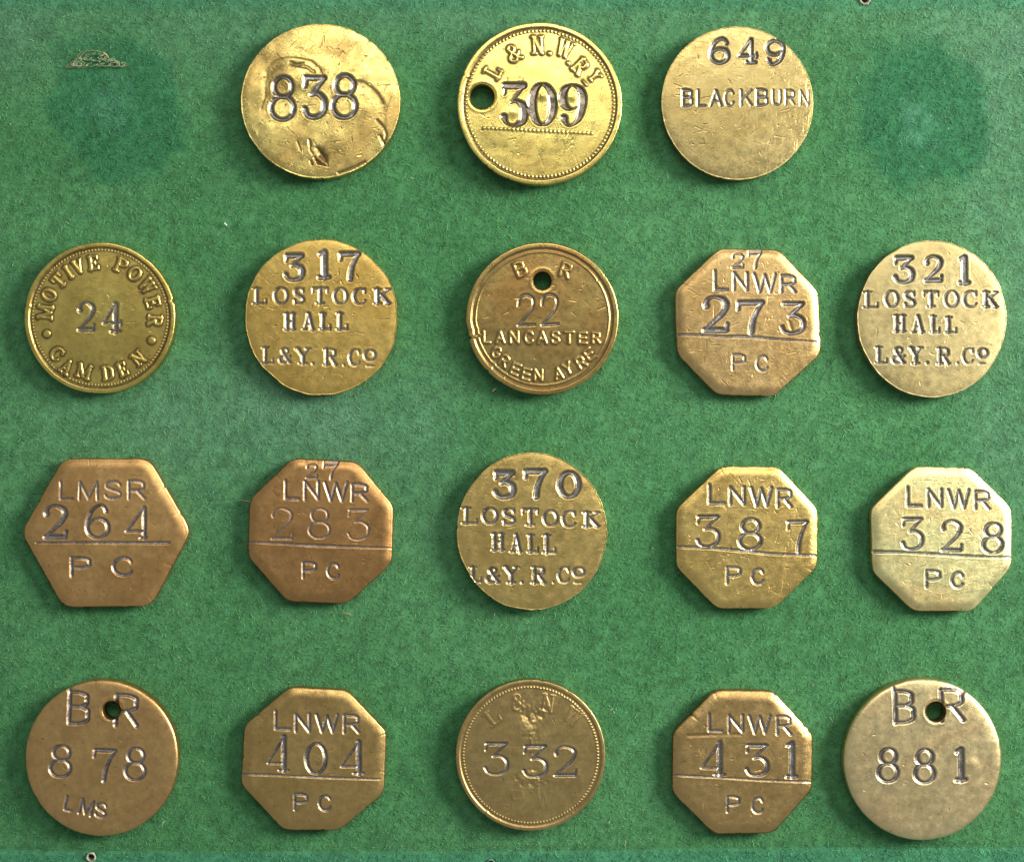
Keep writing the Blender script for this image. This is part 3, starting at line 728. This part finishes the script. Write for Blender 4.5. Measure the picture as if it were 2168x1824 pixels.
        m = np.nonzero((cxm > x0) & (cxm < x1) & (cym > y0) & (cym < y1))[0]
        sd = sd_field(sg, cxm[m], cym[m])
        ok = sd > np.maximum(best[m], -1.5)
        cell[m[ok]] = len(parts) - 1
        best[m[ok]] = sd[ok]
    keep = np.ones(len(QUADS), bool)
    if hole:
        cin = np.hypot(cxm - hx, cym - hy) < hr
        keep = ~cin
        vin = np.zeros(len(x), bool); vin[QUADS[cin].ravel()] = True
        vout = np.zeros(len(x), bool); vout[QUADS[keep].ravel()] = True
        rimv = np.nonzero(vin & vout)[0]
        an = np.arctan2(y[rimv] - hy, x[rimv] - hx)
        x[rimv] = hx + hr * np.cos(an); y[rimv] = hy + hr * np.sin(an)
    zz = TOP + z * UNIT
    V = np.stack([x * UNIT, y * UNIT, zz], 1)
    # bevel and side wall
    nb = len(bnd)
    prof = []
    bh = tk.get('bh', min(b * .6, 24))
    f0 = math.atan((2 * roll / tk.get('rollw', 75) + .045) * b / bh)
    for k_ in range(1, 8):
        f = f0 + k_ / 7 * (math.pi / 2 - f0)
        prof.append((b * (math.sin(f) - math.sin(f0)) / (1 - math.sin(f0)), -bh * (math.cos(f0) - math.cos(f)) / (1 - math.sin(f0))))
    prof += [(b, -bh - 12), (b - 1, None), (b - 6, None)]
    tb = TH[bnd]; Rb = Rf(tb)
    rows_ = []
    low = [None] * len(prof)
    for k_, (dr, dz) in enumerate(prof):
        r2 = (Rb - b + dr) * UNIT
        if dz is not None:
            z2 = zz[bnd] * (1 - k_ / 12) + TOP * (k_ / 12) + dz * UNIT
            z2 += .0015 * np.sin(tb * 37 + n_) * (k_ > 2)
        else:
            z2 = np.full(nb, .03 if k_ == len(prof) - 2 else 0.005)
        rows_.append(np.stack([r2 * np.cos(tb), r2 * np.sin(tb), z2], 1))
    base = len(V)
    V = np.concatenate([V] + rows_)
    ring_q = []
    prev = bnd
    for k_ in range(len(prof)):
        cur = base + k_ * nb + np.arange(nb)
        ring_q.append(np.stack([prev, cur, np.roll(cur, -1), np.roll(prev, -1)], 1))
        prev = cur
    ring_q = np.concatenate(ring_q)
    pat = np.concatenate([pat, np.tile(pat[bnd], len(prof)) * np.repeat(np.linspace(1, 0, len(prof)) ** 2, nb)])
    gedge = np.repeat([.0, 0, 0, 0, 0, 0, .03, .2, .6, .6], nb)
    gri = np.concatenate([gri, np.clip(gedge, 0, 1)])
    allq = np.concatenate([QUADS[keep], ring_q])
    # vertex normals of the whole body
    a_, b_, c_, d_ = (V[allq[:, k_]] for k_ in range(4))
    fn = np.cross(c_ - a_, d_ - b_)
    vn = np.zeros_like(V)
    for k_ in range(4):
        for c3 in range(3):
            vn[:, c3] += np.bincount(allq[:, k_], weights=fn[:, c3], minlength=len(V))
    vn /= np.linalg.norm(vn, axis=1, keepdims=True) + 1e-20
    # root
    px = tk['o'][0] + cx / K; py = tk['o'][1] + cy / K
    wx = (px - 1084) * S * F; wy = (912 - py) * S * F
    root = bpy.data.objects.new('brass_token', None)
    root.empty_display_size = .5
    col.objects.link(root)
    root.location = (wx, wy, 0.015)
    tx, ty = tk['tilt']
    root.rotation_euler = (math.radians(tx), math.radians(ty), 0)
    tag(root, tk['label'], 'token', GROUP)
    q_ = CAL.get(n_, (1, 1, 1))
    ca_, cb_ = (tuple(min(.97, a * b) for a, b in zip(c, q_)) for c in tk['cols'])
    mat = brass('brass_%s' % ('abcdefghijklmnopqrstuvwxyz'[n_]), ca_, cb_, tk['rough'] - .045, 1.0 if tk['nick'] > 60 else .6, n_ * 1.37, pcol=tk.get('pcol', ((.155, .14, .135), (.41, .415, .435)) if n_ in (4, 6, 8, 9, 10, 11, 13, 14, 15, 16) else ((.12, .105, .10), (.34, .34, .36))))
    def emit(name, q, kind=None):
        u, inv = np.unique(q, return_inverse=True)
        me = mesh_from(name, V[u], inv.reshape(q.shape), mat, True, vn[u], {'patina': pat[u], 'grime': gri[u]})
        o = link(name, me, root)
        if kind: o['kind'] = kind
        return o
    cellk = cell[keep]; qk = QUADS[keep]; ek = cem[keep]
    if 'rim' in tk:
        m = (cellk == -1) & (ek < tk['rim'][0] + 6)
        emit('rim', np.concatenate([qk[m], ring_q]))
        emit('face', qk[(cellk == -1) & ~m])
    else:
        emit('face', qk[cellk == -1])
        emit('edge', ring_q)
    for k_, (nm, kd) in enumerate(parts):
        q = qk[cellk == k_]
        if len(q) > 3:
            emit(nm, q, kd)
    if hole:
        n = 72
        aa = np.arange(n) / n * 2 * math.pi
        lv = []
        zt = TOP - 5 * UNIT
        for rad_, z_ in ((hr + 3, zt + .004), (hr - 1.0, zt - .006), (hr - 4, zt - .03), (hr - 4, .02)):
            lv.append(np.stack([(hx + rad_ * np.cos(aa)) * UNIT, (hy + rad_ * np.sin(aa)) * UNIT, np.full(n, z_)], 1))
        hv = np.concatenate(lv)
        hq = np.concatenate([np.stack([k_ * n + np.arange(n), k_ * n + (np.arange(n) + 1) % n, (k_ + 1) * n + (np.arange(n) + 1) % n, (k_ + 1) * n + np.arange(n)], 1) for k_ in range(3)])
        me = mesh_from('hole_wall', hv, hq[:, ::-1], mat, True, None, {'patina': np.zeros(len(hv)), 'grime': np.repeat([.1, .3, .8, 1], n)})
        link('hole_wall', me, root)
    FOOT.append((wx, wy, lambda t: Rf(t) * UNIT, (hx * UNIT + wx, hy * UNIT + wy, hr * UNIT) if hole else None))

for n_, tk in enumerate(TOK):
    build(tk, n_)

# ------------------------------------------------------------------ felt
n1, n2, n3, n4, n5 = (Noise(s) for s in (11, 12, 13, 14, 15))
def P(px, py):
    return (px - 1084) * S, (912 - py) * S

def felt_col(x, y):
    """dye colour of the baize at a place: uneven fading, painted-in haze, unfaded discs, unfaded strips under the frame"""
    px = x / S + 1084; py = 912 - y / S
    c = np.zeros((len(x), 3))
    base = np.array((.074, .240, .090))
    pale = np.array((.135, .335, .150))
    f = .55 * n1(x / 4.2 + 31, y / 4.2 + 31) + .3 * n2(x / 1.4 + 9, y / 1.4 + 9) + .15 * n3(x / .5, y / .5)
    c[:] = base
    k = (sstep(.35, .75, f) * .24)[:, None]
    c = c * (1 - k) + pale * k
    # glassy haze painted in as greyer patches, mostly mid-left and upper right
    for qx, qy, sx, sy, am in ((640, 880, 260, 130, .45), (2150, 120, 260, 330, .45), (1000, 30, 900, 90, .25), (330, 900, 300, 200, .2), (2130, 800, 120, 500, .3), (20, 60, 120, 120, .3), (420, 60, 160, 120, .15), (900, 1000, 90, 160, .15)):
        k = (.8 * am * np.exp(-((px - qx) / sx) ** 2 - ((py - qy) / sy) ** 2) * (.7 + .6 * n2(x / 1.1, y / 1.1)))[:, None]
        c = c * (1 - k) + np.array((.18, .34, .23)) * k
    wob = 62 * (n2(x / .9 + 3, y / .9) - .5) + 24 * (n3(x / .3, y / .3) - .5)
    for qx, qy, rx, ry, am in ((232, 232, 148, 160, .85), (1940, 245, 150, 165, .9)):
        d = np.hypot((px - qx) / rx, (py - qy) / ry) * 150 + wob
        k = (am * sstep(168, 120, d))[:, None]
        c = c * (1 - k) + np.array((.043, .190, .080)) * k
        k = ((.55 if qx > 1000 else .28) * sstep(66, 8, d + 50 * (n3(x / .22, y / .22) - .5)) * (.5 + n4(x / .12, y / .12) * .8))[:, None]
        c = c * (1 - k) + np.array((.13, .36, .22)) * k
    edge_b = 1797 + 5 * np.sin(px / 420) + 3 * (n2(x / .8, y / .8) - .5)
    edge_t = 24 + 3 * (n2(x / .8, y / .8) - .5)
    k = (np.maximum(sstep(-6, 10, py - edge_b), .6 * sstep(8, -12, py - edge_t)) * .75)[:, None]
    c = c * (1 - k) + np.array((.064, .262, .138)) * k
    return c

def felt_z(x, y):
    px = x / S + 1084; py = 912 - y / S
    z = .012 * (n4(x / .33, y / .33) - .5) + .005 * (n5(x / .12, y / .12) - .5) + .03 * (n1(x / 3, y / 3) - .5)
    edge_b = 1797 + 5 * np.sin(px / 420)
    z -= .05 * np.exp(-((py - edge_b) / 3.0) ** 2) + .012 * np.exp(-((py - 24) / 4.0) ** 2)
    for (qx, qy, r) in HOLES:
        d = np.hypot(px - qx, py - qy)
        z -= .25 * sstep(r, r * .6, d)
    return z - .01

HOLES = [(193, 1813, 9), (1831, -1, 11), (1039, 1826, 8)]
nx, ny = 430, 360
X0, X1, Y0, Y1 = -16.5, 16.5, -14.2, 14.2
gx, gy = np.meshgrid(np.linspace(X0, X1, nx), np.linspace(Y0, Y1, ny), indexing='ij')
fx, fy = gx.ravel(), gy.ravel()
fv = np.stack([fx, fy, felt_z(fx, fy)], 1)
fi = np.arange(nx * ny).reshape(nx, ny)
fq = np.stack([fi[:-1, :-1], fi[1:, :-1], fi[1:, 1:], fi[:-1, 1:]], -1).reshape(-1, 4)
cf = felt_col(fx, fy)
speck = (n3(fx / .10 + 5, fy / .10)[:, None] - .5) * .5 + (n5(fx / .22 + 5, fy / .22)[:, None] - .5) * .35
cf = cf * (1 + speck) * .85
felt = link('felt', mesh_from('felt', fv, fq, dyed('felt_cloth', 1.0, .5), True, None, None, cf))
tag(felt, 'green felt backing cloth, faded and worn', None, None, 'structure')

# loose nap of the felt: many short curved fibres, one object
NF = 232000
x = rng.uniform(-15, 15, NF); y = rng.uniform(-12.7, 12.7, NF)
ok = np.ones(NF, bool)
for wx, wy, Rf, ho in FOOT:
    dx, dy = x - wx, y - wy
    m = np.nonzero(np.hypot(dx, dy) < 2.4)[0]
    rad = np.hypot(dx[m], dy[m])
    inside = rad < Rf(np.arctan2(dy[m], dx[m])) - .03
    if ho:
        inside &= np.hypot(x[m] - ho[0], y[m] - ho[1]) > ho[2] * .7
    ok[m[inside]] = False
for qx, qy, r in HOLES:
    wx, wy = P(qx, qy)
    ok &= np.hypot(x - wx, y - wy) > (r + 1) * S
x, y = x[ok], y[ok]
n = len(x)
clump = n4(x / .25, y / .25)
an = rng.uniform(0, 2 * math.pi, n) * .55 + clump * 9
ln = rng.gamma(3.0, .016, n) + .035
bend = rng.normal(0, 1.0, n)
wd = rng.uniform(.0035, .008, n)
zb = felt_z(x, y)
lift = rng.uniform(.004, .026, n) + .014 * clump
pts = []
for k_, t in enumerate((-.5, 0, .5)):
    a2 = an + bend * t
    pts.append(np.stack([x + ln * t * np.cos(an + bend * t * .5), y + ln * t * np.sin(an + bend * t * .5),
                         zb + lift * (1.0 if k_ == 1 else rng.uniform(.2, 1.1, n))], 1))
tilt = rng.normal(0, .25, n)
side = np.stack([-np.sin(an), np.cos(an), tilt], 1) * wd[:, None]
vs = []
for k_, p in enumerate(pts):
    s = side * (1.0 if k_ == 1 else .55)
    vs += [p - s, p + s]
V = np.stack(vs, 1).reshape(-1, 3)
b0 = np.arange(n)[:, None] * 6
q = np.concatenate([b0 + np.array([0, 2, 3, 1]), b0 + np.array([2, 4, 5, 3])])
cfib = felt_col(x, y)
lum = np.clip(rng.normal(1.05, .27, n), .38, 1.75) * (.84 + .34 * n5(x / .17 + 9, y / .17))
warm = rng.normal(0, .085, n)
cfib = cfib * lum[:, None]
cfib[:, 0] *= 1 + warm * 1.8; cfib[:, 2] *= 1 - warm * 1.6
lt = rng.rand(n) < .008
cfib[lt] = cfib[lt] * .5 + np.array((.28, .45, .32)) * .5
lt = rng.rand(n) < .0006
cfib[lt] = np.array((.5, .48, .36))
cv = np.repeat(np.clip(cfib, 0, 1), 6, 0)
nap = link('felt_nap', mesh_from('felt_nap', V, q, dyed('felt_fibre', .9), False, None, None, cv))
tag(nap, 'short loose green fibres of the felt surface', None, None, 'stuff')

# ------------------------------------------------------------------ small things lying on the felt
def strand_mesh(name, paths, rad, mat):
    v, f = [], []
    for pth in paths:
        base = len(v); m = len(pth)
        for i, p in enumerate(pth):
            p = Vector(p); d = (Vector(pth[min(i + 1, m - 1)]) - Vector(pth[max(i - 1, 0)])).normalized()
            s = d.cross(Vector((0, 0, 1))).normalized(); u = s.cross(d)
            r = rad * (1 if 0 < i < m - 1 else .4)
            for k_ in range(5):
                a = k_ * 2 * math.pi / 5
                v.append(p + s * (r * math.cos(a)) + u * (r * math.sin(a)))
        for i in range(m - 1):
            for k_ in range(5):
                f.append((base + i * 5 + k_, base + i * 5 + (k_ + 1) % 5, base + (i + 1) * 5 + (k_ + 1) % 5, base + (i + 1) * 5 + k_))
    return mesh_from(name, np.array([tuple(p) for p in v]), np.array(f), mat)

tan = plain('tan_paper', (.34, .33, .18), .9, .5, scale=30)
white = plain('white_lint', (.75, .74, .66), .9, .1)
amber = plain('amber_thread', (.45, .26, .11), .7, .3)

def path(pts, z=.05, n=6):
    o = []
    q = spl([(a, b_, 0) for a, b_ in pts], n)
    for a, b_, _ in q:
        X, Y = P(a, b_)
        o.append((X + random.uniform(-.004, .004), Y + random.uniform(-.004, .004), z + random.uniform(-.008, .012)))
    return o
random.seed(4)
root = link('glue_residue', None); root.location = (*P(205, 128), 0)
tag(root, 'torn tan outline of dried glue and paper in the upper left felt stain', 'residue')
offx, offy = P(205, 128)
def shift(ps): return [[(a - offx, b_ - offy, c) for a, b_, c in p] for p in ps]
rag = []
for base_pts in ([(142, 144), (150, 138), (158, 130), (170, 118), (185, 109)], [(185, 109), (205, 108), (222, 114), (232, 124)], [(232, 124), (248, 133), (270, 136)],
                 [(142, 144), (165, 143), (185, 142)], [(205, 142), (235, 141), (262, 141), (270, 136)]):
    for rep in range(6):
        j = 2.6
        rag.append(path([(a + random.uniform(-j, j), b_ + random.uniform(-j, j)) for a, b_ in base_pts], .052))
link('torn_edge', strand_mesh('torn_edge', [p for p in shift(rag) if random.random() < .42], .0038, tan), root)
fl = []
for _ in range(170):
    a = random.uniform(150, 262); top_ = np.interp(a, [142, 170, 200, 225, 270], [143, 119, 109, 117, 136])
    b_ = random.uniform(top_ + 1, 142)
    an = random.uniform(-.6, .5); L = random.uniform(3, 8)
    fl.append(path([(a, b_), (a + L * .5 * math.cos(an), b_ + L * .5 * math.sin(an) + 1), (a + L * math.cos(an), b_ + L * math.sin(an))], .064, 3))
link('paper_fibre', strand_mesh('paper_fibre', shift(fl), .0062, plain('grey_paper', (.40, .44, .24), .9, .5)), root)['kind'] = 'stuff'
bits = [path([(221, 112), (226, 117), (232, 125)], .06), path([(223, 113), (229, 119)], .062), path([(219, 112), (228, 120)], .066)]
link('paper_chip', strand_mesh('paper_chip', shift(bits), .010, plain('amber_paper', (.62, .42, .2), .8, .2)), root)

def lint(pts, rad, mat, label, z=.07):
    o = link('lint', strand_mesh('lint', [path(pts, z)], rad, mat))
    tag(o, label, 'lint')
lint([(476, 473), (479, 476), (481, 478)], .022, white, 'tiny white speck of lint on the felt left above the 317 token')
lint([(1043, 829), (1046, 825), (1050, 823)], .018, plain('pink_lint', (.6, .42, .3), .9, .2), 'small pinkish crumb of lint below the hole token numbered 22')
lint([(727, 1296), (736, 1297), (742, 1301)], .012, amber, 'short amber thread lying on felt below the 283 token')
lint([(508, 1056), (522, 1058), (534, 1060)], .004, amber, 'thin brown hair crossing the left corner of the 283 token', .30)

# nail holes through the felt in the strips that the frame covered
for i, (qx, qy, r) in enumerate(HOLES):
    X, Y = P(qx, qy)
    root = link('nail_hole', None); root.location = (X, Y, 0)
    tag(root, ('small nail hole with pale frayed rim at the lower left of the felt', 'nail hole with pale rim cut by the top edge of the photo',
               'dark nail hole at the bottom edge of the felt, below the 332 token')[i], 'nail hole', 'nail holes along the edges of the felt')
    m_ = 28; R0 = (r + .5) * S
    v, f = [], []
    rs = np.random.RandomState(i)
    prof = [(1.15, .0), (1.05, .05), (.85, .055), (.72, .02), (.68, -.2)]
    for pr, pz in prof:
        for k_ in range(m_):
            a = k_ * 2 * math.pi / m_
            jr = R0 * (pr + rs.uniform(-.13, .10))
            v.append((jr * math.cos(a), jr * math.sin(a), pz + rs.uniform(-.008, .008) + .01 * math.sin(a)))
    for j in range(4):
        for k_ in range(m_):
            f.append((j * m_ + k_, (j + 1) * m_ + k_, (j + 1) * m_ + (k_ + 1) % m_, j * m_ + (k_ + 1) % m_))
    link('frayed_rim', mesh_from('frayed_rim', np.array(v), np.array(f), plain('frayed_rim_cloth', (.36, .36, .26) if i < 2 else (.10, .22, .14), .9, .5, scale=40)), root)
    v = [(0, 0, -.16)] + [(R0 * .72 * math.cos(k_ * 2 * math.pi / m_), R0 * .72 * math.sin(k_ * 2 * math.pi / m_), -.15) for k_ in range(m_)]
    f = [(0, 1 + k_, 1 + (k_ + 1) % m_) for k_ in range(m_)]
    link('hole_bottom', mesh_from('hole_bottom', np.array(v), np.array(f), plain('dark_wood', (.05, .03, .028), .8, .3)), root)
